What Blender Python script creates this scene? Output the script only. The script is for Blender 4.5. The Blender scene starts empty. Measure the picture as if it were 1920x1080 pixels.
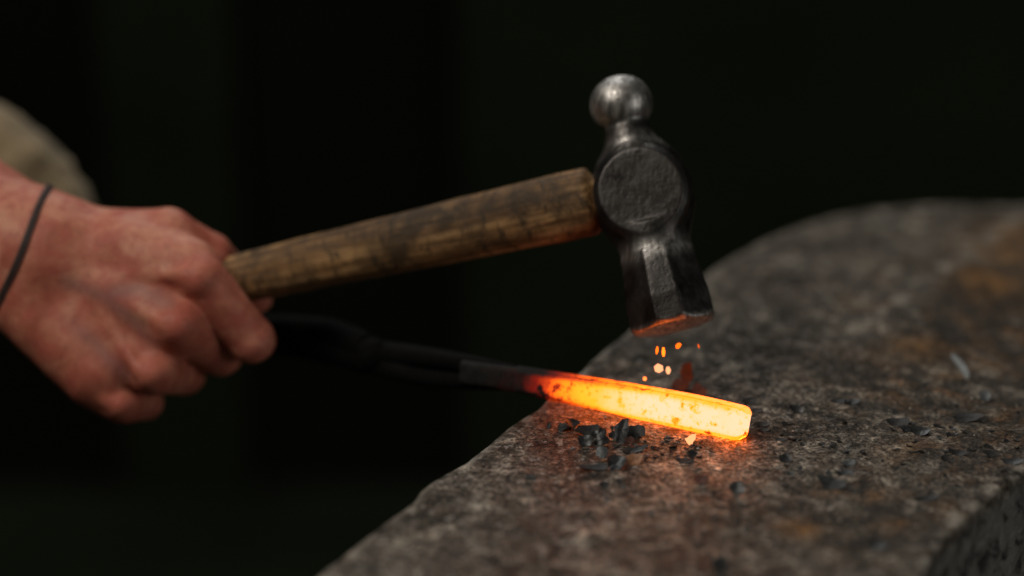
import bpy, bmesh, math, random
import numpy as np
from mathutils import Vector, Matrix, noise as mn

random.seed(7); rng = np.random.default_rng(7)
scene = bpy.context.scene
COL = scene.collection
rad = math.radians

# ------------------------------------------------------------------ camera
PITCH = rad(20.0); LENS = 85.0; D0 = 1.13
FPX = 1920 * LENS / 36.0                                   # focal length in photo pixels
R_ = Vector((1, 0, 0)); F_ = Vector((0, math.cos(PITCH), -math.sin(PITCH))); U_ = Vector((0, math.sin(PITCH), math.cos(PITCH)))
CAM = -(F_ * D0 + R_ * ((1385 - 960) / FPX * D0) + U_ * (-(826 - 540) / FPX * D0))   # bar tip touches the anvil at the world origin
cam = bpy.data.cameras.new('camera'); cam_o = bpy.data.objects.new('camera', cam); COL.objects.link(cam_o)
cam_o.location = CAM; cam_o.rotation_euler = (math.pi / 2 - PITCH, 0, 0)
cam.lens = LENS; cam.sensor_width = 36.0; cam.clip_start = 0.01; cam.clip_end = 60
cam.dof.use_dof = True; cam.dof.focus_distance = D0 + 0.002; cam.dof.aperture_fstop = 2.1; cam.dof.aperture_blades = 0
scene.camera = cam_o

# ------------------------------------------------------------------ world, lamps, exposure
world = bpy.data.worlds.new('World'); scene.world = world; world.use_nodes = True
bg = world.node_tree.nodes['Background']; bg.inputs[0].default_value = (0.75, 0.95, 0.72, 1); bg.inputs[1].default_value = 0.010

def area(name, loc, target, size, power, color, size_y=None):
    l = bpy.data.lights.new(name, 'AREA'); l.energy = power; l.color = color; l.size = size
    if size_y: l.shape = 'RECTANGLE'; l.size_y = size_y
    o = bpy.data.objects.new(name, l); COL.objects.link(o); o.location = loc
    o.rotation_euler = (Vector(target) - Vector(loc)).to_track_quat('-Z', 'Y').to_euler()
    return o
area('window_light', (-1.05, -0.48, 1.5), (-0.15, 0.08, 0.05), 0.9, 14.5, (1.0, 0.91, 0.80), 0.7)
area('high_window_light', (-0.25, 1.42, 1.45), (0.05, 0.1, 0.0), 0.9, 8.0, (0.98, 0.98, 0.95), 0.5)
area('right_fill_light', (1.9, -1.2, 0.45), (0.15, -0.05, 0.0), 0.8, 6.0, (1.0, 0.96, 0.9), 1.2)  # added fill from the right front, brightens the anvil's side wall

vs = scene.view_settings
vs.view_transform = 'Standard'; vs.look = 'None'; vs.exposure = 0.0; vs.gamma = 1.0; vs.use_curve_mapping = False
scene.cycles.use_denoising = True
scene.cycles.max_bounces = 6
scene.cycles.sample_clamp_indirect = 4.0

# ------------------------------------------------------------------ helpers
def P(px, py, dmm=0.0):
    """world point seen at photo pixel (px, py), dmm millimetres behind the focal plane"""
    d = D0 + dmm / 1000
    return CAM + F_ * d + R_ * ((px - 960) / FPX * d) - U_ * ((py - 540) / FPX * d)

def ground(px, py, z=0.0):
    r = F_ + R_ * ((px - 960) / FPX) - U_ * ((py - 540) / FPX)
    return CAM + r * ((z - CAM.z) / r.z)

def frame_map(pts, dmm):
    """rigid-and-uniform map: a working plane in photo pixels (x right, y down, z away) -> world metres"""
    s = (D0 + dmm / 1000) / FPX
    pts = np.asarray(pts, float)
    c = np.array(CAM + F_ * (D0 + dmm / 1000))
    return c + np.outer((pts[:, 0] - 960) * s, np.array(R_)) - np.outer((pts[:, 1] - 540) * s, np.array(U_)) + np.outer(pts[:, 2] * s, np.array(F_))

def link_mesh(name, verts, faces, mat=None, parent=None, smooth=True):
    me = bpy.data.meshes.new(name)
    me.from_pydata([tuple(v) for v in verts], [], [tuple(int(i) for i in f) for f in faces]); me.update()
    if smooth: me.polygons.foreach_set('use_smooth', [True] * len(me.polygons))
    o = bpy.data.objects.new(name, me); COL.objects.link(o)
    if mat: me.materials.append(mat)
    if parent: o.parent = parent
    return o

def empty(name, loc=(0, 0, 0)):
    o = bpy.data.objects.new(name, None); COL.objects.link(o); o.location = loc; o.empty_display_size = 0.02
    return o

def set_parent(o, p):
    """parent keeping the mesh where it is (meshes are built in world coordinates)"""
    o.parent = p; o.matrix_parent_inverse = Matrix.Translation(-p.location) if p.parent is None else Matrix.Identity(4)

def tag(o, label, cat, group=None):
    o['label'] = label; o['category'] = cat
    if group: o['group'] = group
    return o

def recentre(o, at):
    """put the object's origin at a world point without moving its mesh"""
    at = Vector(at); o.data.transform(Matrix.Translation(-at)); o.location = at

def attr(o, name, vals):
    a = o.data.attributes.new(name, 'FLOAT', 'POINT'); a.data.foreach_set('value', np.asarray(vals, np.float32))

def smoothstep(a, b, x):
    t = np.clip((x - a) / (b - a), 0, 1); return t * t * (3 - 2 * t)

def catmull(pts, n):
    pts = np.asarray(pts, float); m = len(pts); out = []
    seg = np.linalg.norm(np.diff(pts, axis=0), axis=1); cum = np.concatenate([[0], np.cumsum(seg)])
    ext = np.vstack([2 * pts[0] - pts[1], pts, 2 * pts[-1] - pts[-2]])
    for d in np.linspace(0, cum[-1], n):
        i = min(max(np.searchsorted(cum, d, 'right') - 1, 0), m - 2); t = (d - cum[i]) / max(seg[i], 1e-9)
        p0, p1, p2, p3 = ext[i:i + 4]
        out.append(.5 * (2 * p1 + (p2 - p0) * t + (2 * p0 - 5 * p1 + 4 * p2 - p3) * t * t + (3 * p1 - p0 - 3 * p2 + p3) * t ** 3))
    return np.array(out)

def tube(path, ra, rb=None, up=(0, 0, 1), seg=24, power=2.0, caps=True):
    """loft superellipse sections along a path; ra (sideways) and rb (along up) may vary; returns verts, faces"""
    path = np.asarray(path, float); n = len(path); ra = np.broadcast_to(ra, n); rb = ra if rb is None else np.broadcast_to(rb, n)
    V = []; Fc = []
    for i in range(n):
        t = path[min(i + 1, n - 1)] - path[max(i - 1, 0)]; t /= np.linalg.norm(t)
        s = np.cross(t, np.array(up, float)); s /= np.linalg.norm(s); u = np.cross(s, t)
        for k in range(seg):
            a = 2 * math.pi * k / seg; c, sn = math.cos(a), math.sin(a)
            V.append(path[i] + s * ra[i] * math.copysign(abs(c) ** (2 / power), c) + u * rb[i] * math.copysign(abs(sn) ** (2 / power), sn))
    for i in range(n - 1):
        for k in range(seg):
            k2 = (k + 1) % seg; Fc.append((i * seg + k, i * seg + k2, (i + 1) * seg + k2, (i + 1) * seg + k))
    if caps:
        Fc.append(tuple(range(seg - 1, -1, -1))); Fc.append(tuple((n - 1) * seg + k for k in range(seg)))
    return V, Fc

# --- signed distance fields meshed with surface nets (numpy)
def smin(a, b, k):
    h = np.clip(.5 + .5 * (b - a) / k, 0, 1); return b + (a - b) * h - k * h * (1 - h)
def cone(G, a, b, ra, rb, sq=None):
    a = np.array(a, float); b = np.array(b, float); ba = b - a
    X, Y, Z = G[0] - a[0], G[1] - a[1], G[2] - a[2]
    t = np.clip((X * ba[0] + Y * ba[1] + Z * ba[2]) / (ba @ ba), 0, 1)
    return np.sqrt((X - t * ba[0]) ** 2 + (Y - t * ba[1]) ** 2 + (Z - t * ba[2]) ** 2) - (ra + (rb - ra) * t)
def ellipsoid(G, c, r, axes=None):
    p = [G[i] - c[i] for i in range(3)]
    if axes is not None: p = [sum(axes[k][i] * p[i] for i in range(3)) for k in range(3)]
    k0 = np.sqrt(sum((p[i] / r[i]) ** 2 for i in range(3))); k1 = np.sqrt(sum((p[i] / r[i] ** 2) ** 2 for i in range(3)))
    return k0 * (k0 - 1) / np.maximum(k1, 1e-6)
def grid(lo, hi, h):
    ax = [np.arange(lo[i], hi[i] + h, h, dtype=np.float32) for i in range(3)]
    return np.meshgrid(*ax, indexing='ij')
def surface_nets(Fv, lo, h):
    n = np.array(Fv.shape); ins = Fv < 0
    acc = np.zeros(tuple(n - 1) + (3,), np.float32); cnt = np.zeros(tuple(n - 1), np.float32)
    def sl(o): return tuple(slice(o[i], n[i] - 1 + o[i]) for i in range(3))
    cs = [(i, j, k) for i in (0, 1) for j in (0, 1) for k in (0, 1)]
    for c in cs:
        for ax in range(3):
            if c[ax] == 1: continue
            d = list(c); d[ax] = 1
            A, B = Fv[sl(c)], Fv[sl(d)]; x = (ins[sl(c)] != ins[sl(d)])
            t = np.where(x, A / np.where(A == B, 1, A - B), 0)
            for i in range(3): acc[..., i] += np.where(x, c[i] + (t if i == ax else 0), 0)
            cnt += x
    act = cnt > 0; idx = -np.ones(tuple(n - 1), np.int64); idx[act] = np.arange(act.sum())
    ijk = np.argwhere(act); V = (ijk + acc[act] / cnt[act][:, None]) * h + np.array(lo)
    Q = []
    for ax in range(3):
        a1, a2 = (ax + 1) % 3, (ax + 2) % 3
        s0 = [slice(None)] * 3; s1 = [slice(None)] * 3; s0[ax] = slice(0, -1); s1[ax] = slice(1, None)
        A, B = ins[tuple(s0)], ins[tuple(s1)]
        e = np.argwhere(A != B); fl = A[tuple(e.T)]
        ok = (e[:, a1] > 0) & (e[:, a2] > 0) & (e[:, a1] < n[a1] - 1) & (e[:, a2] < n[a2] - 1); e = e[ok]; fl = fl[ok]
        def cell(d1, d2):
            c = e.copy(); c[:, a1] -= d1; c[:, a2] -= d2; return idx[tuple(c.T)]
        q = np.stack([cell(1, 1), cell(0, 1), cell(0, 0), cell(1, 0)], 1)
        q[~fl] = q[~fl][:, ::-1]; Q.append(q)
    return V, np.vstack(Q)

# --- materials
def fill_ramp(e, stops):
    full = [(p, (*c, 1) if not isinstance(c, (int, float)) else (c, c, c, 1)) for p, c in stops]
    while len(e) > 1: e.remove(e[-1])
    e[0].position, e[0].color = full[0]
    for p, c in full[1:]: e.new(p).color = c
class NT:
    def __init__(s, name):
        s.m = bpy.data.materials.new(name); s.m.use_nodes = True; s.t = s.m.node_tree; s.b = s.t.nodes['Principled BSDF']
    def n(s, ty, **kw):
        nd = s.t.nodes.new('ShaderNode' + ty)
        for k, v in kw.items():
            if k.startswith('_'): setattr(nd, k[1:], v)
            else: s.put(nd.inputs[int(k[1:]) if k[0] == 'i' and k[1:].isdigit() else k.replace('__', ' ')], v)
        return nd
    def put(s, sock, v):
        if hasattr(v, 'is_output') or isinstance(v, bpy.types.NodeSocket): s.t.links.new(v, sock)
        elif isinstance(v, bpy.types.Node): s.t.links.new(v.outputs[0], sock)
        else:
            if sock.type == 'RGBA' and not isinstance(v, (int, float)) and len(v) == 3: v = (*v, 1)
            sock.default_value = v
    def set(s, **kw):
        for k, v in kw.items(): s.put(s.b.inputs[k.replace('__', ' ')], v)
    def coord(s, scale=(1, 1, 1), rot=(0, 0, 0), out='Object'):
        return s.n('Mapping', Vector=s.n('TexCoord').outputs[out], Scale=scale, Rotation=rot)
    def noise(s, vec, scale, detail=5, rough=.55, dist=0.0):
        return s.n('TexNoise', Vector=vec, Scale=scale, Detail=detail, Roughness=rough, Distortion=dist).outputs[0]
    def ramp(s, fac, stops, interp='LINEAR'):
        r = s.n('ValToRGB', Fac=fac); e = r.color_ramp.elements; r.color_ramp.interpolation = interp
        fill_ramp(e, stops)
        return r.outputs[0]
    def mix(s, fac, a, b, mode='MIX'):
        x = s.n('MixRGB', _blend_type=mode); s.put(x.inputs[0], fac); s.put(x.inputs[1], a); s.put(x.inputs[2], b); return x.outputs[0]
    def math(s, op, a, b=0.0, clamp=False):
        x = s.n('Math', _operation=op, _use_clamp=clamp); s.put(x.inputs[0], a); s.put(x.inputs[1], b); return x.outputs[0]
    def attr(s, name): return s.n('Attribute', _attribute_name=name).outputs['Fac']
    def bump(s, height, strength, dist, prev=None):
        b = s.n('Bump', Strength=strength, Distance=dist, Height=height)
        if prev is not None: s.put(b.inputs['Normal'], prev)
        return b.outputs[0]

# worn, pitted anvil steel
def m_anvil():
    k = NT('anvil_steel'); c = k.coord()
    big = k.noise(c, 17, 3, .5); mid = k.noise(c, 88, 6, .68, .5); fine = k.noise(c, 460, 5, .68, .4); grit = k.noise(c, 900, 3, .6)
    base = k.ramp(mid, [(.34, (.028, .025, .022)), (.45, (.098, .088, .077)), (.55, (.195, .177, .157)), (.66, (.50, .47, .425))])
    fcol = k.ramp(fine, [(.37, (.07, .065, .06)), (.48, (.75, .715, .68)), (.60, (2.3, 2.18, 2.05))])
    col = k.mix(1.0, base, fcol, 'MULTIPLY')
    zone = k.ramp(big, [(.38, (.52, .47, .42)), (.60, (1.25, 1.24, 1.2))])
    col = k.mix(1.0, col, zone, 'MULTIPLY')
    # pale specks painted in as glints off the pitted steel
    spk = k.ramp(k.math('MULTIPLY', k.ramp(k.noise(c, 210, 4, .6), [(.54, 0.0), (.62, 1.0)]), k.ramp(grit, [(.40, 0.0), (.54, 1.0)])), [(.3, 0.0), (.8, 1.0)])
    col = k.mix(k.math('MULTIPLY', k.math('MULTIPLY', spk, .6), k.math('SUBTRACT', 1.0, k.math('MULTIPLY', k.attr('dirt'), .75))), col, (.66, .62, .56))
    # rust and dirt where the builder says the surface is dirty
    dirt = k.attr('dirt'); rust = k.ramp(k.noise(c, 42, 5, .6, .4), [(.50, 0.0), (.66, 1.0)])
    dcol = k.mix(rust, (.036, .026, .017), (.20, .10, .034))
    col = k.mix(k.math('MULTIPLY', dirt, k.ramp(mid, [(.34, .95), (.70, .35)])), col, k.mix(1.0, dcol, fcol, 'MULTIPLY'))
    col = k.mix(k.math('MULTIPLY', rust, k.ramp(big, [(.52, 0.0), (.68, .4)])), col, (.24, .13, .05))
    rz = k.attr('rustz'); col = k.mix(k.math('MULTIPLY', rz, k.ramp(mid, [(.40, .15), (.58, .9)])), col, (.36, .17, .045))
    # bright rubbed edge
    wear = k.attr('wear'); col = k.mix(k.math('MULTIPLY', wear, k.ramp(k.noise(c, 90, 4, .6), [(.44, .0), (.60, 1.0)])), col, (.55, .50, .43))
    side = k.attr('side'); col = k.mix(k.math('MULTIPLY', side, .85), col, k.ramp(mid, [(.40, (.05, .049, .046)), (.47, (.23, .222, .21)), (.65, (.36, .345, .32))]))
    k.set(Base__Color=col, Metallic=k.math('MULTIPLY', k.ramp(fine, [(.35, .35), (.65, .8)]), k.math('SUBTRACT', 1.0, k.math('MULTIPLY', k.math('MAXIMUM', dirt, side), .8))), Roughness=k.ramp(fine, [(.3, .60), (.66, .27)]), Specular__IOR__Level=.5)
    n1 = k.bump(mid, .6, .0026); n2 = k.bump(fine, .9, .0016, n1); n3 = k.bump(grit, .7, .0006, n2)
    k.set(Normal=n3); return k.m
M_ANVIL = m_anvil()

def m_hammer():
    k = NT('dark_hammer_steel'); c = k.coord((1, 1, .16)); c0 = k.coord()
    st = k.noise(c, 420, 4, .6, .2); bl = k.noise(c0, 70, 5, .6)
    col = k.mix(.5, k.ramp(st, [(.3, (.022, .021, .020)), (.7, (.08, .076, .073))]), k.ramp(bl, [(.32, (.035, .033, .032)), (.66, (.11, .102, .096))]))
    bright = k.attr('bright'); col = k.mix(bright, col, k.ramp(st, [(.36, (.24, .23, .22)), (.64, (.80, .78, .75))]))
    k.set(Base__Color=col, Metallic=.9, Roughness=k.ramp(bl, [(.3, .34), (.7, .55)]))
    k.set(Normal=k.bump(bl, .55, .0012, k.bump(st, .5, .0005))); return k.m
M_HAMMER = m_hammer()

def m_wood():
    k = NT('grimy_ash_wood'); c = k.coord((1, .06, 1)); c0 = k.coord(); cx = k.coord((.45, 1, .45))
    g = k.noise(c, 260, 4, .6, .3); bl = k.noise(c0, 38, 5, .65); tr = k.noise(cx, 260, 4, .65, .3)
    col = k.ramp(g, [(.32, (.09, .045, .017)), (.50, (.29, .155, .060)), (.66, (.58, .35, .155))])
    col = k.mix(k.ramp(bl, [(.40, 0.0), (.62, .9)]), col, (.045, .027, .013))
    col = k.mix(k.ramp(tr, [(.55, 0.0), (.63, .8)]), col, (.045, .03, .016))
    k.set(Base__Color=col, Roughness=.62, Specular__IOR__Level=.35, Normal=k.bump(g, .6, .0010, k.bump(tr, .6, .0014))); return k.m
M_WOOD = m_wood()

def m_skin():
    k = NT('weathered_skin'); c = k.coord()
    bl = k.noise(c, 34, 5, .62, .5); mott = k.noise(c, 110, 4, .6); fine = k.noise(c, 700, 4, .6)
    vor = k.n('TexVoronoi', Vector=c, Scale=620, _feature='DISTANCE_TO_EDGE').outputs[0]
    col = k.ramp(bl, [(.36, (.42, .115, .072)), (.50, (.60, .215, .135)), (.64, (.74, .33, .215))])
    col = k.mix(k.ramp(mott, [(.43, 0.0), (.62, .7)]), col, (.50, .115, .085))
    col = k.mix(k.math('MULTIPLY', k.attr('flush'), .6), col, (.58, .16, .11))
    col = k.mix(k.math('MULTIPLY', k.attr('vein'), .45), col, (.22, .15, .15))
    col = k.mix(k.ramp(k.noise(c, 190, 6, .75), [(.54, 0.0), (.70, .45)]), col, (.20, .07, .05))
    k.set(Base__Color=col, Roughness=k.ramp(mott, [(.3, .48), (.7, .62)]), Subsurface__Weight=.12, Subsurface__Scale=.004, Subsurface__Radius=(1, .35, .2), Specular__IOR__Level=.4)
    k.set(Normal=k.bump(fine, .35, .0005, k.bump(vor, .35, .0006, k.bump(mott, .3, .001)))); return k.m
M_SKIN = m_skin()

def m_cloth():
    k = NT('beige_work_cloth'); c = k.coord(); w = k.n('TexWave', Vector=c, Scale=520, Distortion=1.0).outputs[1]; bl = k.noise(c, 24, 5, .6)
    k.set(Base__Color=k.ramp(bl, [(.3, (.15, .108, .056)), (.7, (.36, .27, .15))]), Roughness=.9, Sheen__Weight=.2, Normal=k.bump(w, .3, .0006, k.bump(bl, .4, .004))); return k.m
M_CLOTH = m_cloth()

def m_simple(name, a, b, scale, rough, metal=0.0, bump=.3, dist=.0005, spec=.5):
    k = NT(name); c = k.coord(); n = k.noise(c, scale, 5, .6)
    k.set(Base__Color=k.ramp(n, [(.32, a), (.68, b)]), Roughness=rough, Metallic=metal, Specular__IOR__Level=spec, Normal=k.bump(n, bump, dist)); return k.m
M_TONGS = m_simple('black_forged_steel', (.0015, .0015, .0015), (.005, .005, .005), 120, .85, 0, spec=.12)
M_CORD = m_simple('dark_cord', (.025, .018, .016), (.11, .075, .07), 900, .6)
M_SCALE = m_simple('blue_black_scale', (.014, .015, .0165), (.070, .074, .077), 300, .38, .25, .6)
M_SCALE_D = m_simple('black_scale', (.010, .010, .010), (.040, .039, .038), 300, .55, .2, .5)
M_SCALE_S = m_simple('silvery_scale', (.06, .066, .071), (.21, .225, .235), 900, .45, .4, .5)
M_SCALE_R = m_simple('red_brown_glow_scale', (.055, .022, .016), (.16, .055, .035), 240, .6, 0, .5)  # red-brown scale; also paints the bar's glow onto flakes near it
M_GRIT = m_simple('pale_grit', (.22, .20, .17), (.55, .50, .43), 500, .7)

# forge heat: dull red -> orange -> yellow white
HEAT = [(0.0, (0, 0, 0)), (.12, (.012, .0006, .0002)), (.28, (.20, .006, .002)), (.42, (.75, .055, .006)), (.58, (2.4, .32, .008)), (.74, (4.4, .60, .025)), (.90, (2.0, .74, .30)), (1.0, (1.45, .80, .47))]
def m_hot(name, flecks=True, gain=1.0):
    k = NT(name); c = k.coord(); h = k.attr('forge_heat')
    if flecks:
        f1 = k.ramp(k.noise(c, 150, 5, .68, .15), [(.54, 0.0), (.66, .36)]); f2 = k.ramp(k.noise(c, 420, 3, .6), [(.56, 0.0), (.70, .16)])
        h = k.math('SUBTRACT', h, k.math('MULTIPLY', f1, k.ramp(k.noise(c, 34, 2, .5), [(.44, .12), (.56, 1.0)]))); h = k.math('SUBTRACT', h, f2, True)
    hr = k.n('ValToRGB', Fac=h); e = hr.color_ramp.elements
    fill_ramp(e, [(p, (cc[0] / 5, cc[1] / 5, cc[2] / 5)) for p, cc in HEAT])
    n = k.noise(c, 300, 5, .6)
    k.set(Base__Color=k.ramp(n, [(.3, (.004, .004, .004)), (.7, (.022, .021, .020))]), Roughness=.7, Metallic=.0, Specular__IOR__Level=.25, Normal=k.bump(n, .4, .0005),
          Emission__Color=hr.outputs[0], Emission__Strength=k.math('MULTIPLY', k.attr('under'), 5.0 * gain)); return k.m
M_HOT = m_hot('glowing_steel'); M_SPARK = m_hot('glowing_scale', False, .8)

# ------------------------------------------------------------------ setting: dark workshop floor and wall
FLOOR_Z = -0.78; WALL_Y = 1.65
M_FLOOR = m_simple('dark_earth_floor', (.0080, .0112, .0056), (.0170, .0225, .0122), 3.0, .95, spec=.1)
M_WALL = m_simple('sooty_black_wall', (.0032, .0042, .0024), (.0065, .0082, .0050), 2.2, .95, spec=.1)
M_PANEL = m_simple('dark_green_boards', (.0100, .0142, .0070), (.0180, .0248, .0130), 2.6, .95, spec=.1)
o = link_mesh('floor', [(-6, -4, FLOOR_Z), (6, -4, FLOOR_Z), (6, WALL_Y, FLOOR_Z), (-6, WALL_Y, FLOOR_Z)], [(0, 1, 2, 3)], M_FLOOR, smooth=False); o['kind'] = 'structure'
o = link_mesh('back_wall', [(-6, WALL_Y, FLOOR_Z), (6, WALL_Y, FLOOR_Z), (6, WALL_Y, 2.6), (-6, WALL_Y, 2.6)], [(0, 1, 2, 3)], M_WALL, smooth=False); o['kind'] = 'structure'
def box(x0, x1, y0, y1, z0, z1):
    V = [(x, y, z) for x in (x0, x1) for y in (y0, y1) for z in (z0, z1)]
    return V, [(0, 1, 3, 2), (4, 6, 7, 5), (0, 4, 5, 1), (2, 3, 7, 6), (0, 2, 6, 4), (1, 5, 7, 3)]
XC = CAM.x
for x0, x1 in ((-.47, -.315), (-.06, 1.6)):                       # faintly paler boarding either side of a black bay
    o = link_mesh('wall_panel', *box(XC + x0, XC + x1, WALL_Y - .03, WALL_Y - .003, FLOOR_Z + .004, 2.4), M_PANEL, smooth=False); o['kind'] = 'structure'

# ------------------------------------------------------------------ anvil
edge_l = [(300, 1330), (430, 1210), (590, 1080), (690, 1000), (765, 942), (800, 905), (880, 857), (950, 800), (1010, 757), (1085, 693), (1160, 632), (1250, 563), (1340, 500), (1420, 455), (1500, 420), (1600, 396), (1700, 385), (1800, 382), (1920, 384)]
edge_r = [(2060, 390), (2240, 430), (2330, 500), (2300, 590), (2180, 690), (2050, 780), (1913, 888), (1842, 944), (1795, 984), (1763, 1024), (1722, 1090), (1640, 1220), (1560, 1330)]
out = [tuple(ground(*p))[:2] for p in edge_l + edge_r]
out = np.array(out + [out[0]])
OUT = catmull(out, 1100)[:-1]
ctr = np.array([[*ground(1000, 1150)][:2], [*ground(1720, 520)][:2]])          # spine of the top face
OUT_N = len(OUT)
# small nicks in the outline
tan = np.roll(OUT, -1, 0) - np.roll(OUT, 1, 0); tan /= np.linalg.norm(tan, axis=1)[:, None]; nor = np.stack([-tan[:, 1], tan[:, 0]], 1)
area2 = np.sum(OUT[:, 0] * np.roll(OUT[:, 1], -1) - np.roll(OUT[:, 0], -1) * OUT[:, 1])
if area2 > 0: nor = -nor                                                        # outward
nick = np.array([mn.fractal(Vector((p[0] * 26, p[1] * 26, 3.1)), 0.9, 2.1, 5) * .0016 for p in OUT])
OUT = OUT + nor * nick[:, None]
A_r, B_r = np.array(ground(1600, 640))[:2], np.array(ground(1900, 428))[:2]
rd = (B_r - A_r) / np.linalg.norm(B_r - A_r); rn = np.array([rd[1], -rd[0]])     # right of the ridge
def ridge_d(xy):
    q = xy - A_r; return q @ rn, q @ rd
def anvil_h(x, y):
    v = Vector((x, y, 0.0))
    h = mn.fractal(v * 16, 1.0, 2.0, 3) * .0008 + mn.fractal(v * 95, .9, 2.1, 4) * .00038
    s, t = ridge_d(np.array([x, y]))
    dip = float(smoothstep(.004, .085, s)) * float(smoothstep(-.10, .05, t)) * .011
    rim = math.exp(-(s / .010) ** 2) * float(smoothstep(-.02, .05, t)) * .0022
    return h - dip + rim
t_ = np.clip(((OUT - ctr[0]) @ (ctr[1] - ctr[0])) / np.sum((ctr[1] - ctr[0]) ** 2), 0, 1)
SP = ctr[0] + t_[:, None] * (ctr[1] - ctr[0])
fr = [1 - (i / 95) for i in range(95)]                                           # fraction from the edge inwards
V = []; dirt = []; wear = []; sidev = []
RR = .0035
dirtc = [(np.array(ground(1780, 720))[:2], .075), (np.array(ground(1880, 560))[:2], .10), (np.array(ground(1640, 960))[:2], .06), (np.array(ground(1790, 840))[:2], .05)]
rings = []
wid = np.linalg.norm(OUT - SP, axis=1)
def dirt_at(xy):
    return max(math.exp(-np.sum((xy - c) ** 2) / (2 * (r * .55) ** 2)) for c, r in dirtc)
def add_ring(XY, Zf, w, side=False):
    st = len(V); sidev.extend([1.0 if side else 0.0] * OUT_N)
    for i in range(OUT_N):
        x, y = XY[i]; z = Zf(i, x, y); V.append((x, y, z)); sr, tr = ridge_d(XY[i]); fr_ = float(smoothstep(.0, .05, tr)); dirt.append(0.0 if side else min(1, dirt_at(XY[i]) * 1.15 + .8 * float(smoothstep(.006, .03, sr)) * fr_)); wear.append(max(w, .75 * math.exp(-((sr + .004) / .007) ** 2) * fr_))
    rings.append(st)
# inner rings -> outer
for i in range(96, -1, -1):
    f = 1 - i / 96                                                               # 1 at edge
    add_ring(SP + (OUT - nor * RR - SP) * f, lambda j, x, y: anvil_h(x, y), 0.55 * math.exp(-((1 - f) * 130 / 3.5) ** 2))
for a in (18, 36, 54, 72, 90):                                                   # rounded arris
    ang = rad(a); add_ring(OUT - nor * (RR * (1 - math.sin(ang))), lambda j, x, y: anvil_h(*(OUT[j] - nor[j] * RR)) - RR * (1 - math.cos(ang)), .8 if a < 60 else .35)
for zz in [.008, .013, .019, .026, .034, .043, .053, .064, .076, .09, .106, .125]:
    add_ring(OUT + nor * 0, lambda j, x, y: -zz + anvil_h(x, y) * max(0, 1 - zz * 12), 0.0, True)
for zz, ins in [(.16, .012), (.22, .04), (.30, .055), (.42, .05), (.52, .015), (.56, -.02), (.78, -.02)]:
    add_ring(OUT - nor * ins, lambda j, x, y: -zz, 0.0, True)
# roughness of the side walls
for r_i, st in enumerate(rings):
    if r_i >= 102:
        for i in range(OUT_N):
            x, y, z = V[st + i]; q = mn.fractal(Vector((x * 70, y * 70, z * 70)), .9, 2.1, 4) * .0011
            V[st + i] = (x + nor[i, 0] * q, y + nor[i, 1] * q, z if r_i < len(rings) - 1 else FLOOR_Z)
FA = []
for a, b in zip(rings[:-1], rings[1:]):
    for i in range(OUT_N):
        j = (i + 1) % OUT_N; FA.append((a + i, b + i, b + j, a + j))
anvil = link_mesh('anvil', V, FA, M_ANVIL)
attr(anvil, 'dirt', dirt); attr(anvil, 'wear', wear); attr(anvil, 'side', sidev)
rzc = [(np.array(ground(1878, 470))[:2], .016), (np.array(ground(1850, 524))[:2], .013), (np.array(ground(1905, 440))[:2], .016), (np.array(ground(1715, 648))[:2], .010), (np.array(ground(1500, 990))[:2], .006)]
va = np.array(V)[:, :2]; attr(anvil, 'rustz', np.max([np.exp(-np.sum((va - c) ** 2, 1) / (2 * r * r)) for c, r in rzc], 0))
bm = bmesh.new(); bm.from_mesh(anvil.data); bmesh.ops.remove_doubles(bm, verts=bm.verts, dist=1e-6); bmesh.ops.recalc_face_normals(bm, faces=bm.faces); bm.to_mesh(anvil.data); bm.free()
tag(anvil, 'massive worn grey-brown steel anvil with rounded far end and chipped edges', 'anvil')

# ------------------------------------------------------------------ glowing bar
tip = Vector((0, 0, 0)); 
bpath_px = [(1400, 796, 0), (1392, 794, 1), (1330, 780, 10), (1250, 764, 21), (1170, 749, 32), (1100, 735, 41), (1040, 723, 49), (985, 713, 56), (930, 704, 63), (870, 697, 70)]
bp = catmull([tuple(P(*q)) for q in bpath_px], 150)
s_len = np.concatenate([[0], np.cumsum(np.linalg.norm(np.diff(bp, axis=0), axis=1))])
hh = np.interp(s_len, [0, .0012, .004, .03, .07, .10, .14], [.0060, .0074, .0080, .0083, .0078, .0066, .0060])
ww = np.interp(s_len, [0, .0012, .004, .03, .10, .14], [.0042, .0054, .0060, .0062, .0058, .0055])
Vb, Fb = tube(bp, ww, hh, up=(0, .26, 1), seg=48, power=5.0)
bar = link_mesh('steel_bar', Vb, Fb, M_HOT)
zc = np.repeat(bp[:, 2], 48); vb = np.array(Vb); sl_ = np.repeat(s_len, 48)
heat = np.interp(sl_, [0, .004, .044, .056, .068, .083, .095, .103, .109, .118, .135], [1.0, 1.0, 1.0, .95, .86, .74, .62, .45, .30, .12, 0])
ang = np.tile(np.arange(48) * 2 * math.pi / 48, len(bp))
corner = np.abs(np.sin(2 * ang)) ** 3.0 * np.clip(sl_ / .008, .25, 1)
heat = heat - .24 * corner * (heat > .1)
heat -= np.where(np.sin(ang) > .8, .20, 0)
heat = np.where((np.sin(ang) < -.42) & (heat > .7), .75, heat)          # underside, chilled by the anvil; kept orange to tint the glow pool
wob = np.array([mn.noise(Vector(v) * 160) for v in Vb]); heat = np.clip(heat + wob * .04, 0, 1)
attr(bar, 'forge_heat', heat); attr(bar, 'under', np.where(np.sin(ang) < -.93, 2.2, 1.0)); recentre(bar, bp[0])  # extra emission added on the flat underside to strengthen the glow pool
tag(bar, 'square steel bar glowing yellow-white at its tip, lying on the anvil', 'steel bar')
minz = min(v[2] for v in Vb); print('bar min z', minz)

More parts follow.
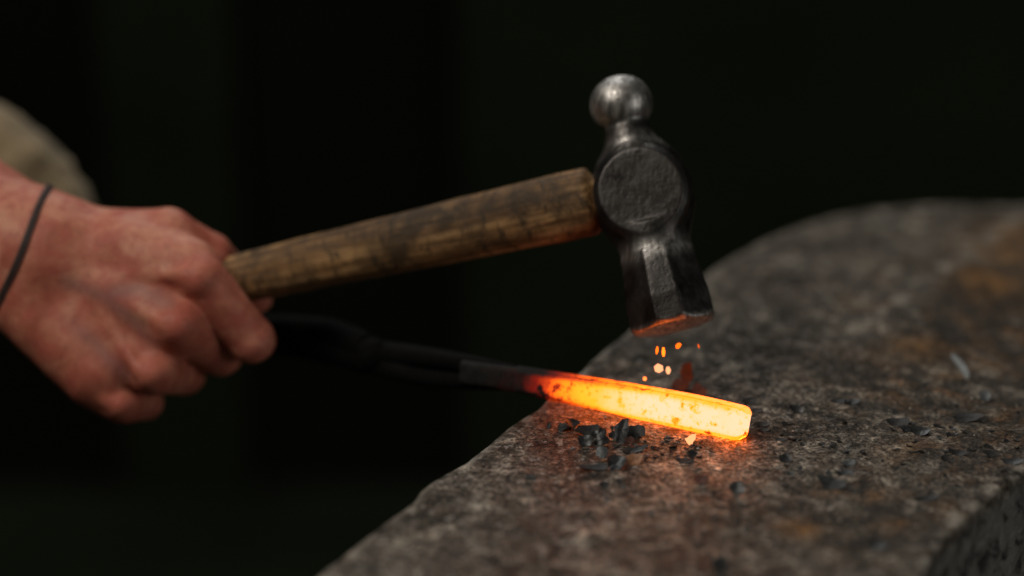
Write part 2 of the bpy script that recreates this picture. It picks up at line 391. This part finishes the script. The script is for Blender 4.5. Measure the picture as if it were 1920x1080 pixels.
# ------------------------------------------------------------------ tongs
tongs = empty('tongs', P(700, 670, 110))
tag(tongs, 'black forged tongs gripping the dark end of the glowing bar', 'tongs')
def part(name, vf, mat, parent):
    o = link_mesh(name, vf[0], vf[1], mat); set_parent(o, parent); return o
for sg in (1, -1):
    jp = catmull([tuple(P(972, 709 + sg * 10, 59)), tuple(P(880, 698 + sg * 16, 74)), tuple(P(800, 688 + sg * 18, 90)), tuple(P(725, 674 + sg * 12, 106)), tuple(P(690, 666 + sg * 6, 112))], 24)
    part('jaw', tube(jp, np.linspace(.006, .009, 24), np.linspace(.0035, .0062, 24), up=tuple(U_), seg=14, power=3), M_TONGS, tongs)
    rp = catmull([tuple(P(690, 664 - sg * 8, 112)), tuple(P(620, 640 - sg * 14, 128)), tuple(P(520, 628 - sg * 13, 150)), tuple(P(380, 622 - sg * 12, 178)), tuple(P(180, 616 - sg * 11, 215))], 40)
    part('rein', tube(rp, np.linspace(.0085, .0048, 40), np.linspace(.0085, .0048, 40), up=tuple(U_), seg=14), M_TONGS, tongs)
cb = P(700, 664, 98); ce = P(700, 664, 124)
part('rivet', tube([tuple(cb), tuple(cb + F_ * .003), tuple(ce)], [.006, .0085, .0085], up=tuple(U_), seg=18), M_TONGS, tongs)

# ------------------------------------------------------------------ hammer
HD = 46.0                                                                        # hammer head depth (mm behind focal plane)
hs = (D0 + HD / 1000) / FPX
hammer = empty('hammer', P(1258, 628, HD)); tag(hammer, 'ball-peen hammer with grimy wooden handle raised above the glowing bar', 'hammer')
# head: signed distance in photo pixels of its plane. axis from face up to ball
ax0 = np.array((1264., 618., -20.)); ax1 = np.array((1168., 192., 62.)); axd = (ax1 - ax0) / np.linalg.norm(ax1 - ax0)
lo = (1080, 110, -125); hi = (1370, 670, 150); hstep = 3.2
G = grid(lo, hi, hstep)
# local frame: w along axis (0 at face), a ~ right, b ~ depth
e_b = np.array((.10, 0, 1.0)); e_b -= axd * (e_b @ axd); e_b /= np.linalg.norm(e_b); e_a = np.cross(axd, e_b); 
if e_a[0] < 0: e_a = -e_a
q = [G[i] - ax0[i] for i in range(3)]
w = sum(q[i] * axd[i] for i in range(3)); a = sum(q[i] * e_a[i] for i in range(3)); b = sum(q[i] * e_b[i] for i in range(3))
L = np.linalg.norm(ax1 - ax0)
# octagonal poll with chamfered, slightly crowned face
def octa(r): return np.maximum(np.maximum(np.abs(a), np.abs(b)), (np.abs(a) + np.abs(b)) / 1.32) - r
rp_ = 79 - np.clip((w - 60) / 90, 0, 1) * 12
poll = np.maximum(octa(rp_), np.maximum(-w + (a * a + b * b) * .0009, w - 150))
poll = np.maximum(poll, (np.sqrt(a * a + b * b) - rp_ * 1.02 - (w - 13) * .9) * .74)
neck1 = np.maximum(np.sqrt(a * a + b * b) - 66, np.maximum(-(w - 110), w - 200))
cw = 262                                                                         # eye centre along the axis
eye = np.maximum(np.sqrt((a / 1.0) ** 2 + ((w - cw) / 1.03) ** 2) - 90, np.abs(b) - 62)
eyebev = (np.sqrt(a ** 2 + ((w - cw) / 1.03) ** 2) - 90 + np.abs(b) - 50) * .7071
eye = np.maximum(eye, eyebev)
core = (np.sqrt((a / 97) ** 2 + (b / 52) ** 2 + ((w - cw) / 122) ** 2) - 1) * 52
sh = cone(G, ax0 + axd * (cw + 62), ax0 + axd * (cw + 112), 56, 46)
neck2 = cone(G, ax0 + axd * (cw + 90), ax0 + axd * L, 40, 36)
ball = ellipsoid(G, ax0 + axd * (L + 2), (60, 55, 60), [e_a, axd, e_b])
f = smin(eye, core, 6); f = smin(f, neck1, 12); f = smin(f, poll, 8); f = smin(f, sh, 12); f = smin(f, neck2, 10); f = smin(f, ball, 7)
Vh, Qh = surface_nets(f, lo, hstep)
wv = (Vh - ax0) @ axd; 
Vw = frame_map(Vh, HD)
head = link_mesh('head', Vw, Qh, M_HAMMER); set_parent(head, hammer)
br = np.clip(smoothstep(L - 55, L - 20, wv) * .9 + np.exp(-((wv - (cw + 100)) / 16) ** 2) * .6 + np.exp(-((wv - 150) / 18) ** 2) * .6 + (1 - smoothstep(2, 20, wv)) * .8, 0, 1)  # polished face, plus highlights painted on the neck bands and ball
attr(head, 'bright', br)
TH = rad(13); PIV = np.array((1200., 372., 0.))
def swing(p):
    p = np.asarray(p, float) - PIV; c_, s_ = math.cos(TH), math.sin(TH)
    return np.stack([p[:, 0] * c_ + p[:, 2] * s_, p[:, 1], -p[:, 0] * s_ + p[:, 2] * c_ + 30], 1) + PIV
# handle
hdir = np.array((-1.0, .208, .0)); hdir /= np.linalg.norm(hdir); h0 = np.array((1113., 374., 0.))
def hp(d): return h0 + hdir * d
ds = np.array([-70, -14, -6, 0, 8, 60, 150, 260, 380, 500, 620, 720, 820, 900, 1010, 1025])
rv = np.array([40, 42, 45, 62, 65, 65, 63, 60, 57, 54, 51, 49, 48, 50, 50, 40]); ru = rv * .82
dd = np.linspace(-70, 1025, 150)
Vd, Fd = tube([hp(d) for d in dd], np.interp(dd, ds, ru), np.interp(dd, ds, rv), up=(0, -1, 0), seg=40, power=2.3)
Vd = np.array(Vd)
for i, p_ in enumerate(Vd):
    d = (p_ - h0) @ hdir; c_ = hp(d); o_ = p_ - c_
    Vd[i] = c_ + o_ * (1 + .022 * mn.fractal(Vector(p_ * np.array((.010, .02, .02))), 1, 2, 3))
Vwd = frame_map(swing(Vd), HD)
# object space: y along the handle so the grain runs with it
handle = link_mesh('handle', Vwd, Fd, M_WOOD)
wx = Vector(frame_map(swing([hp(0)]), HD)[0]) - Vector(frame_map(swing([hp(965)]), HD)[0])
rot = wx.normalized().to_track_quat('Y', 'Z').to_matrix().to_4x4(); M4 = Matrix.Translation(Vector(frame_map(swing([hp(0)]), HD)[0])) @ rot
handle.data.transform(M4.inverted()); handle.parent = hammer; handle.matrix_parent_inverse = Matrix.Translation(-hammer.location); handle.matrix_basis = M4

# ------------------------------------------------------------------ person: gripping hand, forearm
GRIP = hp(760)
def hand_map(p):
    p = np.asarray(p, float); return frame_map(swing((p - GRIP) * 1.045 + GRIP - hdir * 6 + np.array((0, 11, 0))), HD)
def chain(G, pts, rs, k=6):
    f = None
    for i in range(len(pts) - 1):
        c_ = cone(G, pts[i], pts[i + 1], rs[i], rs[i + 1]); f = c_ if f is None else smin(f, c_, k)
    return f
lo = (-520, 190, -260); hi = (560, 850, 160); st_ = 5.2
G = grid(lo, hi, st_)
wrist = (45, 470, -78)
mcp = {'i': (362, 512, -112), 'm': (325, 598, -128), 'r': (274, 684, -118), 'l': (202, 742, -92)}
fing = {
 'i': ([mcp['i'], (436, 626, -40), (412, 630, 52), (362, 572, 70)], [47, 43, 36, 28]),
 'm': ([mcp['m'], (354, 654, 16), (326, 638, 78), (298, 585, 82)], [47, 42, 35, 28]),
 'r': ([mcp['r'], (277, 694, 28), (250, 652, 80), (232, 590, 84)], [44, 39, 33, 27]),
 'l': ([mcp['l'], (203, 748, 14), (182, 700, 66), (168, 640, 76)], [40, 34, 29, 24]),
}
palm = ellipsoid(G, (178, 560, -92), (185, 128, 58), [np.array((.89, .44, -.10)), np.array((-.44, .89, .05)), np.array((.11, 0, .99))])
wr = ellipsoid(G, wrist, (120, 120, 80), [np.array((.91, .41, 0)), np.array((-.41, .91, 0)), np.array((0, 0, 1.))])
palm = smin(palm, wr, 40)
for kx, rr in (('i', 52), ('m', 52), ('r', 48), ('l', 44)):
    c_ = mcp[kx]; off = {'i': (-8, -38), 'm': (0, -8), 'r': (0, 24), 'l': (-4, 52)}[kx]
    palm = smin(palm, cone(G, (wrist[0] + 10 + off[0], wrist[1] + off[1], wrist[2]), (c_[0] - 14, c_[1] - 6, c_[2] + 6), rr, rr - 4), 22)
# heel of the hand and thumb base
palm = smin(palm, cone(G, (24, 552, -82), (160, 684, -84), 88, 78), 26)
palm = smin(palm, cone(G, (95, 440, -55), (275, 432, -50), 62, 50), 26)
palm = smin(palm, cone(G, (200, 450, -90), (335, 478, -92), 50, 42), 26)
th = chain(G, [(280, 430, -50), (345, 466, -6), (372, 508, 62), (410, 552, 84)], [47, 38, 32, 24], 8)
body = smin(palm, th, 12)
for kx in 'imrl':
    body = smin(body, chain(G, *fing[kx]), 9)
# knuckle heads and tendons
for kx, r_k in (('i', 30), ('m', 31), ('r', 28), ('l', 25)):
    c_ = np.array(mcp[kx], float); body = smin(body, ellipsoid(G, c_ + (4, 2, -24), (r_k, r_k, r_k)), 12)
    s_ = np.array((110, 500, -128.)) * .5 + c_ * .5; body = smin(body, cone(G, s_ + (0, 0, -14), c_ + (-16, -6, -40), 8, 10), 16)
veins = [[(120, 520, -150), (190, 545, -160), (250, 590, -163), (285, 640, -160)], [(190, 545, -160), (260, 530, -160), (320, 555, -163)], [(110, 590, -140), (170, 630, -148), (230, 690, -150)]]
vein_d = None
for vn in veins:
    c_ = chain(G, vn, [5] * len(vn), 3); vein_d = c_ if vein_d is None else np.minimum(vein_d, c_)
# forearm: bone/muscle taper, styloid bump
arm = chain(G, [wrist, (-150, 380, -70), (-420, 262, -58), (-640, 165, -50)], [106, 122, 146, 155], 20)
body = smin(body, arm, 34)
body = smin(body, ellipsoid(G, (8, 545, -112), (36, 36, 30)), 22)
# the grip closes on the handle: keep a hair of clearance so wood and skin touch but do not mix
hx = [(G[i] - h0[i]) for i in range(3)]; tt = sum(hx[i] * hdir[i] for i in range(3))
rad_d = np.sqrt(sum((hx[i] - tt * hdir[i]) ** 2 for i in range(3)))
body = np.maximum(body, -(rad_d - np.interp(tt, ds, rv) * .86))
# large soft skin folds
body = body + 1.1 * np.sin(G[0] * .045 + G[1] * .03) * np.sin(G[1] * .05 - G[2] * .04)
Vp, Qp = surface_nets(body, lo, st_)
person = empty('person', hand_map([(-420, 262, -58)])[0])
tag(person, 'right hand and forearm gripping the hammer handle, beige sleeve on the other arm', 'person')
flush = np.zeros(len(Vp))
for kx in 'imrl':
    flush = np.maximum(flush, np.exp(-np.sum((Vp - (np.array(mcp[kx]) + (6, 4, -20))) ** 2, 1) / (2 * 34 ** 2)))
    for q_ in fing[kx][0][1:2]: flush = np.maximum(flush, .8 * np.exp(-np.sum((Vp - np.array(q_)) ** 2, 1) / (2 * 46 ** 2)))
vd = np.full(len(Vp), 1e9)
for vn in veins:
    for p0, p1 in zip(vn[:-1], vn[1:]):
        vd = np.minimum(vd, cone([Vp[:, 0], Vp[:, 1], Vp[:, 2]], p0, p1, 0, 0))
hand = link_mesh('hand_and_forearm', hand_map(Vp), Qp, M_SKIN); set_parent(hand, person)
sm = hand.modifiers.new('smooth', 'CORRECTIVE_SMOOTH') if False else None
attr(hand, 'flush', flush); attr(hand, 'vein', np.exp(-(vd / 16) ** 2))

# sleeve on the far arm: loose cloth with folds
SL = 300.0
sp = catmull([(-620, 190, 40), (-380, 250, 20), (-150, 310, 5), (-20, 345, 0), (60, 405, -6), (105, 460, -12)], 90)
rs = np.interp(np.linspace(0, 1, 90), [0, .5, .75, .9, .98, 1], [165, 160, 142, 118, 98, 80])
Vs, Fs = tube(sp, rs, rs * .98, up=(0, 0, 1), seg=64, caps=True)
Vs = np.array(Vs); cen = np.repeat(sp, 64, 0)
for i in range(len(Vs)):
    d = Vs[i] - cen[i]; n_ = mn.fractal(Vector((Vs[i][0] * .009 + Vs[i][1] * .006, Vs[i][1] * .012, Vs[i][2] * .008)), .8, 2, 3)
    Vs[i] = cen[i] + d * (1 + .13 * n_)
sleeve = link_mesh('sleeve', frame_map(Vs, SL), Fs, M_CLOTH); set_parent(sleeve, person); sleeve['label'] = 'rumpled beige cloth sleeve behind the wrist'

# bracelet: thin dark cord round the wrist, two strands
bc = np.array((-6, 456, -76.)); ba1 = np.array((-.41, .91, 0)); ba2 = np.array((-0.34, -0.15, 1.0)); ba2 /= np.linalg.norm(ba2)
bracelet = empty('bracelet', hand_map([bc])[0]); tag(bracelet, 'thin dark double cord bracelet worn on the wrist', 'bracelet')
body_i = None
def march(c, dirv):
    """distance from the wrist axis to the skin along a direction"""
    lo_, hi_ = 40., 230.
    P_ = np.array([c + dirv * r for r in np.linspace(lo_, hi_, 120)]); Gp = [P_[:, i].reshape(-1, 1, 1) for i in range(3)]
    ijk = ((P_ - np.array(lo)) / st_).round().astype(int); v = body[tuple(np.clip(ijk, 0, np.array(body.shape) - 1).T)]
    i = np.argmax(v > 0); return np.linspace(lo_, hi_, 120)[i] if v.max() > 0 else hi_
for s_off, rr in ((0, 3.5), (7, 2.8)):
    pts = []
    for kk in range(72):
        t = 2 * math.pi * kk / 72; dv = ba1 * math.cos(t) + ba2 * math.sin(t); cc = bc + np.array((.91, .41, 0)) * (s_off + 3 * math.sin(3 * t))
        pts.append(cc + dv * (march(cc, dv) + 2.5))
    pts = np.array(pts); 
    for _ in range(3): pts = (np.roll(pts, 1, 0) + pts * 2 + np.roll(pts, -1, 0)) / 4
    pts = np.vstack([pts, pts[:1]])
    Vc, Fc = tube(pts, rr, rr, up=(.91, .41, .01), seg=10, caps=False)
    o = link_mesh('cord', hand_map(Vc), Fc, M_CORD); set_parent(o, bracelet)

# ------------------------------------------------------------------ scale flakes
def flake_mesh(w, h, curl, seed, thick=.0003, twist=0.0):
    """thin broken shard: angular outline, bent across w; sizes in millimetres"""
    r = random.Random(seed); k_ = r.choice((5, 6, 6, 7)); cor = []
    for i in range(k_):
        t = 2 * math.pi * (i + r.uniform(-.32, .32)) / k_; q = r.uniform(.72, 1.2)
        cor.append((math.cos(t) * w / 2 * q, math.sin(t) * h / 2 * q))
    ol = []
    for (x0, y0), (x1, y1) in zip(cor, cor[1:] + cor[:1]):
        for u in (0, .34, .67):
            jt = 0 if u == 0 else min(w, h) * .06
            ol.append((x0 + (x1 - x0) * u + r.uniform(-jt, jt), y0 + (y1 - y0) * u + r.uniform(-jt, jt)))
    n_ = len(ol); flat = [(0, 0)]
    for f_ in (.38, .72, 1.0): flat += [(x * f_, y * f_) for x, y in ol]
    R = w / curl if abs(curl) > 1e-3 else 1e6; dz = r.uniform(-.25, .25); top = []
    for x, y in flat:
        top.append(Vector((R * math.sin(x / R), y, R * (1 - math.cos(x / R)) + (twist + dz) * x * y / w + r.uniform(-1, 1) * min(w, h) * .022 + .10 * y * y / h * (1 if seed % 2 else -1))))
    N_ = len(top); V = [t + Vector((0, 0, thick * 500)) for t in top] + [t - Vector((0, 0, thick * 500)) for t in top]; F = []
    for j in range(n_):
        j2 = (j + 1) % n_; F += [(0, 1 + j, 1 + j2), (N_, N_ + 1 + j2, N_ + 1 + j)]
        for g_ in (0, 1):
            a_, b_, c_, d_ = 1 + g_ * n_ + j, 1 + g_ * n_ + j2, 1 + (g_ + 1) * n_ + j2, 1 + (g_ + 1) * n_ + j
            F += [(a_, d_, c_, b_), (N_ + a_, N_ + b_, N_ + c_, N_ + d_)]
        a_, b_ = 1 + 2 * n_ + j, 1 + 2 * n_ + j2; F.append((a_, N_ + a_, N_ + b_, b_))
    me = bpy.data.meshes.new('scale_flake'); me.from_pydata([v / 1000 for v in V], [], F); me.update()
    me.polygons.foreach_set('use_smooth', [True] * len(me.polygons))
    bm = bmesh.new(); bm.from_mesh(me); bmesh.ops.recalc_face_normals(bm, faces=bm.faces)
    for e in bm.edges:
        if len(e.link_faces) == 2 and e.calc_face_angle(0) > .5: e.smooth = False
    bm.to_mesh(me); bm.free(); return me

def place_flake(px, py, w, h, curl, rot, mat, label, seed, group=None, name='scale_flake', lift=0.0, twist=0.0):
    """pixel of the base on the anvil top"""
    me = flake_mesh(w * 1.06, h * 1.06, curl, seed, twist=twist); me.materials.append(mat)
    o = bpy.data.objects.new(name, me); COL.objects.link(o)
    g = ground(px, py); g = ground(px, py, anvil_h(g.x, g.y)); R3 = Matrix.Rotation(rad(rot[2]), 4, 'Z') @ Matrix.Rotation(rad(rot[0]), 4, 'X') @ Matrix.Rotation(rad(rot[1]), 4, 'Y')
    mz = min((R3 @ v.co).z for v in me.vertices)
    o.matrix_world = Matrix.Translation((g.x, g.y, g.z - mz - .0002 + lift)) @ R3
    tag(o, label, 'scale flake', group); return o

S, SD, SS, SR = M_SCALE, M_SCALE_D, M_SCALE_S, M_SCALE_R
ST = m_simple('glow_lit_scale', (.20, .09, .045), (.42, .21, .11), 300, .5, .1, .3)  # tan colour paints the bar's orange light onto nearby flakes
SP = m_simple('pale_grey_scale', (.30, .33, .35), (.50, .54, .56), 300, .5, .1, .3)
big = [
 # px, py, w, h, curl, (tilt x, roll y, yaw), material, label
 (1095, 833, 9, 7, 2.0, (36, 0, 8), S, 'cupped dark scale flake at the left of the pile below the bar'),
 (1128, 832, 9, 7, -2.0, (40, 0, -5), S, 'rounded curled dark scale flake in the middle of the pile below the bar'),
 (1166, 826, 8, 12, 1.9, (58, 16, -28), S, 'tall pointed dark scale flake standing highest in the pile'),
 (1190, 818, 10, 7, 1.4, (40, -14, 20), SD, 'dark folded scale flake at the right of the pile nearest the bar'),
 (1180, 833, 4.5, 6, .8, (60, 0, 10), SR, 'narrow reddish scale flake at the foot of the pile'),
 (1100, 812, 15, 8, 1.0, (22, 0, 10), SD, 'broad black scale flake lying at the back of the pile'),
 (1072, 800, 8, 6, 1.2, (40, 10, 35), S, 'small bluish scale flake at the anvil edge left of the pile'),
 (1056, 806, 6, 5, 1.0, (30, -10, -30), SD, 'black scale flake closest to the left anvil edge'),
 (1130, 858, 8, 6, -1.9, (52, 0, 3), SS, 'silvery curved scale flake catching the light below the pile'),
 (1188, 846, 15, 5, 1.1, (14, -6, 14), S, 'long thin dark scale flake to the right of the silvery one'),
 (1155, 876, 10, 11, 1.7, (20, 6, -12), S, 'large dark scale flake nearest the viewer below the pile'),
 (1115, 878, 14, 7, .5, (6, 4, 10), SD, 'flat black scale flake left of the large near one'),
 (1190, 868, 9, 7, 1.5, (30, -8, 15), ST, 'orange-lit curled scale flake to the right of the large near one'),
 (1296, 860, 6.5, 6, .7, (46, 8, 30), S, 'upright dark scale flake below the middle of the bar'),
 (1284, 866, 9, 5, .6, (8, 0, -10), SD, 'black scale flake lying in front of the upright one'),
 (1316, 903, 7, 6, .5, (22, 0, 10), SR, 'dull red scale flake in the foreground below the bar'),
 (1383, 925, 8, 7, .8, (48, 0, -15), S, 'bluish scale flake in the foreground below the bar tip'),
 (1352, 1068, 9, 8, .8, (40, 0, 12), S, 'out-of-focus bluish scale flake at the bottom of the picture'),
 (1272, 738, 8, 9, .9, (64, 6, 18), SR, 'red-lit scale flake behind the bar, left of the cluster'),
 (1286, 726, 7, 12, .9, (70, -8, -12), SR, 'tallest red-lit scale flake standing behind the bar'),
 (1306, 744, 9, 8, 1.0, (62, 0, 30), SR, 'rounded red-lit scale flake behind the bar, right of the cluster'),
 (1337, 750, 9, 5, .9, (34, 0, -25), SD, 'black scale flake on the anvil just behind the bar end'),
 (1405, 757, 8, 5, .8, (30, 0, 12), S, 'small bluish scale flake behind the bar tip'),
 (1420, 772, 6, 4, .8, (26, 0, -22), SD, 'small black scale flake close behind the bar tip'),
 (1492, 772, 10, 6, 2.2, (32, 8, 6), S, 'curled dark scale flake with both ends up to the right of the bar'),
 (1572, 754, 11, 4, .9, (12, 0, -6), SD, 'left of the two thin black scale flakes behind the curled one'),
 (1597, 757, 9, 5, .9, (18, 0, 5), S, 'right of the two thin scale flakes behind the curled one'),
 (1430, 797, 7, 4, .9, (18, 0, 12), SD, 'upper of two small black scale flakes right of the bar tip'),
 (1433, 808, 6, 3, .7, (10, 0, 5), SD, 'lower of two small black scale flakes right of the bar tip'),
 (1464, 825, 6, 3, .6, (8, 0, -8), SD, 'small thin black scale flake lower right of the bar tip'),
 (1472, 866, 6, 5, .9, (44, 0, 8), S, 'small bluish upright scale flake lower right of the bar'),
 (1590, 871, 7, 5, 1.0, (26, 0, 22), SS, 'pale glinting scale flake in the middle of the right-hand debris'),
 (1583, 888, 9, 4, .7, (16, 0, 10), S, 'thin grey scale flake below the pale glinting one'),
 (1560, 912, 14, 7, .9, (24, 6, -22), S, 'large slanting bluish scale flake on the right foreground'),
 (1640, 1028, 9, 6, 1.0, (30, 10, -30), S, 'blurred pale scale flake near the bottom right corner'),
 (1735, 937, 13, 5, .8, (12, 0, 8), SD, 'long dark scale flake near the right front edge of the anvil'),
 (1800, 704, 5, 15, .3, (34, 0, 30), SP, 'long pale splinter of scale in the dark hollow on the right'),
 (1845, 748, 8, 6, 1.6, (30, 0, 10), SS, 'blurred glinting scale flake right of the long pale splinter'),
 (1810, 787, 16, 8, .8, (14, 0, -6), SD, 'wide dark scale flake in the hollow below the pale splinter'),
 (1895, 868, 12, 5, .7, (20, 0, -18), S, 'dark slanting scale flake at the right picture edge'),
 (1858, 855, 8, 5, .9, (24, 0, 8), SD, 'dark scale flake left of the one at the picture edge'),
 (1800, 852, 9, 5, 1.1, (22, 0, -24), SD, 'black shiny scale flake in the middle of the right debris band'),
 (1685, 795, 12, 6, 1.0, (20, 0, -20), SD, 'black scale flake at the left end of the right debris band'),
 (1728, 812, 11, 6, 1.0, (24, 0, -14), S, 'bluish scale flake beside the black one in the right debris band'),
 (1700, 808, 8, 5, 1.0, (26, 0, 20), S, 'small bluish scale flake between two larger ones on the right'),
 (1135, 912, 5, 4, .8, (30, 0, 0), SD, 'single black scale flake on the left anvil foreground'),
 (995, 897, 6, 4, .5, (18, 0, 12), SD, 'black scale flake near the left anvil edge foreground'),
]
for i, (px, py, w_, h_, cu, ro, mt, lb) in enumerate(big):
    place_flake(px, py, w_, h_, cu, ro, mt, lb, 100 + i, 'scale flakes on the anvil')
# lesser flakes tangled in the pile
for i in range(13):
    px = rng.normal(1122, 46); py = 818 + (px - 1125) * .12 + rng.normal(0, 13)
    sz = rng.uniform(3.2, 6.2)
    place_flake(px, py, sz, sz * rng.uniform(.6, .9), rng.uniform(.8, 2.0), (rng.uniform(5, 45), rng.uniform(-12, 12), rng.uniform(-40, 40)), random.choice([S, S, SD]), 'small dark scale flake tangled in the pile left below the bar', 300 + i, 'small flakes in the pile')
# small flakes in the glow under the bar and around
def inside(px, py): return True
n = 0
while n < 60:
    px = rng.normal(1270, 75); py = rng.normal(838, 14)
    if py < 790 + (px - 1100) * .17 or py > 880: continue
    sz = rng.uniform(1.6, 3.8)
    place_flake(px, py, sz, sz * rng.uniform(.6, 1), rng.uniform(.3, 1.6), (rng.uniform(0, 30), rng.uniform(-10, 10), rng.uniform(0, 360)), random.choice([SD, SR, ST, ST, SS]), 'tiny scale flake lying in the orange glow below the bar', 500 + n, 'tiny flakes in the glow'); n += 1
n = 0
while n < 80:
    px = rng.uniform(1440, 1910); py = rng.normal(850, 50)
    if py < 730 or py > 960 or py > 1080 - (px - 1600) * .62: continue
    sz = rng.uniform(1.6, 4.2)
    place_flake(px, py, sz, sz * rng.uniform(.5, 1), rng.uniform(.2, 1.4), (rng.uniform(0, 32), rng.uniform(-10, 10), rng.uniform(0, 360)), random.choice([S, SD, SD, SD]), 'tiny dark scale flake scattered on the right side of the anvil top', 700 + n, 'tiny flakes on the right side'); n += 1
n = 0
while n < 34:
    px = rng.uniform(1000, 1500); py = rng.uniform(860, 1020)
    if py < 900 - (px - 900) * .05 or px < 1000 + (900 - py) * 1.1: continue
    sz = rng.uniform(1.6, 3.6)
    place_flake(px, py, sz, sz * rng.uniform(.5, 1), rng.uniform(.2, 1.0), (rng.uniform(0, 25), 0, rng.uniform(0, 360)), random.choice([S, SD, SD]), 'tiny dark scale flake scattered on the anvil foreground below the bar', 900 + n, 'tiny flakes in the foreground'); n += 1
# glowing scrap curling out from under the bar, and hot crumbs
def hot(o, v): attr(o, 'under', [1.0] * len(o.data.vertices)); attr(o, 'forge_heat', [v] * len(o.data.vertices)); return o
o = place_flake(1296, 830, 5, 7.5, 1.0, (26, 0, -28), M_SPARK, 'glowing yellow scale flake curling out from under the bar', 1200, 'hot scale', name='hot_scale_flake'); hot(o, .9)
# pale grit: uncountable crumbs, one object
GV = []; GF = []
for i in range(900):
    px = rng.uniform(900, 1915); py = rng.uniform(640, 1075)
    g = ground(px, py)
    if i % 3 and px < 1450: continue
    lx = np.interp(py, [640, 757, 857, 942, 1080], [1150, 1010, 880, 765, 590]) + 20
    if px < lx or py > 1040 - (px - 1780) * 1.0 and px > 1740: continue
    r = abs(rng.normal(0, .38)) + .18; z = anvil_h(g.x, g.y); c_ = Vector((g.x, g.y, z + r * .0003)); b0 = len(GV)
    for dv in ((1, 0, 0), (0, 1, 0), (-1, 0, 0), (0, -1, 0), (0, 0, 1), (0, 0, -1)):
        GV.append(c_ + Vector(dv) * (r / 1000) * rng.uniform(.5, 1.2))
    for a_, b_ in ((0, 1), (1, 2), (2, 3), (3, 0)): GF.append((b0 + a_, b0 + b_, b0 + 4)); GF.append((b0 + b_, b0 + a_, b0 + 5))
o = link_mesh('pale_grit', GV, GF, M_GRIT, smooth=False); o['kind'] = 'stuff'; o['label'] = 'fine pale grit strewn over the anvil top'; o['category'] = 'grit'

# falling sparks of scale
sparks = [
 (1232, 657, 1.4, 4.6, 6, .62, 'thin orange spark just below the left of the hammer face'),
 (1244, 660, 1.9, 4.9, -3, .74, 'thicker yellow-orange spark just below the hammer face'),
 (1272, 648, 2.6, 3.6, 35, .58, 'slanted orange spark below the right of the hammer face'),
 (1310, 649, .8, 2.4, -12, .50, 'faint thin spark farthest to the right'),
 (1235, 691, 4.9, 5.0, 20, .93, 'largest bright yellow falling flake'),
 (1253, 695, 2.6, 4.2, -8, .92, 'bright yellow falling flake right of the largest one'),
 (1209, 710, 1.9, 1.9, 0, .80, 'round orange spark lowest above the bar'),
]
for i, (px, py, w_, h_, an, ht, lb) in enumerate(sparks):
    r = random.Random(40 + i); k_ = 9 if i == 6 else r.choice((5, 6, 7)); V = []; F = []
    for s_ in (-1, 1):
        for j in range(k_):
            t = 2 * math.pi * j / k_; q_ = r.uniform(.8, 1.1) if i != 6 else 1
            V.append((math.cos(t) * w_ / 2 * q_, s_ * .35, math.sin(t) * h_ / 2 * q_))
    V += [(0, -.6, 0), (0, .6, 0)]
    for j in range(k_):
        j2 = (j + 1) % k_; F += [(j, j2, k_ + j2, k_ + j), (j2, j, 2 * k_), (k_ + j, k_ + j2, 2 * k_ + 1)]
    o = link_mesh('spark', [Vector(v) / 1000 for v in V], F, M_SPARK, smooth=False)
    o.matrix_world = Matrix.Translation(P(px, py, 16 + 2 * i)) @ Matrix.Rotation(rad(an), 4, 'Y'); hot(o, ht)
    tag(o, lb, 'spark', 'sparks falling from the hammer')
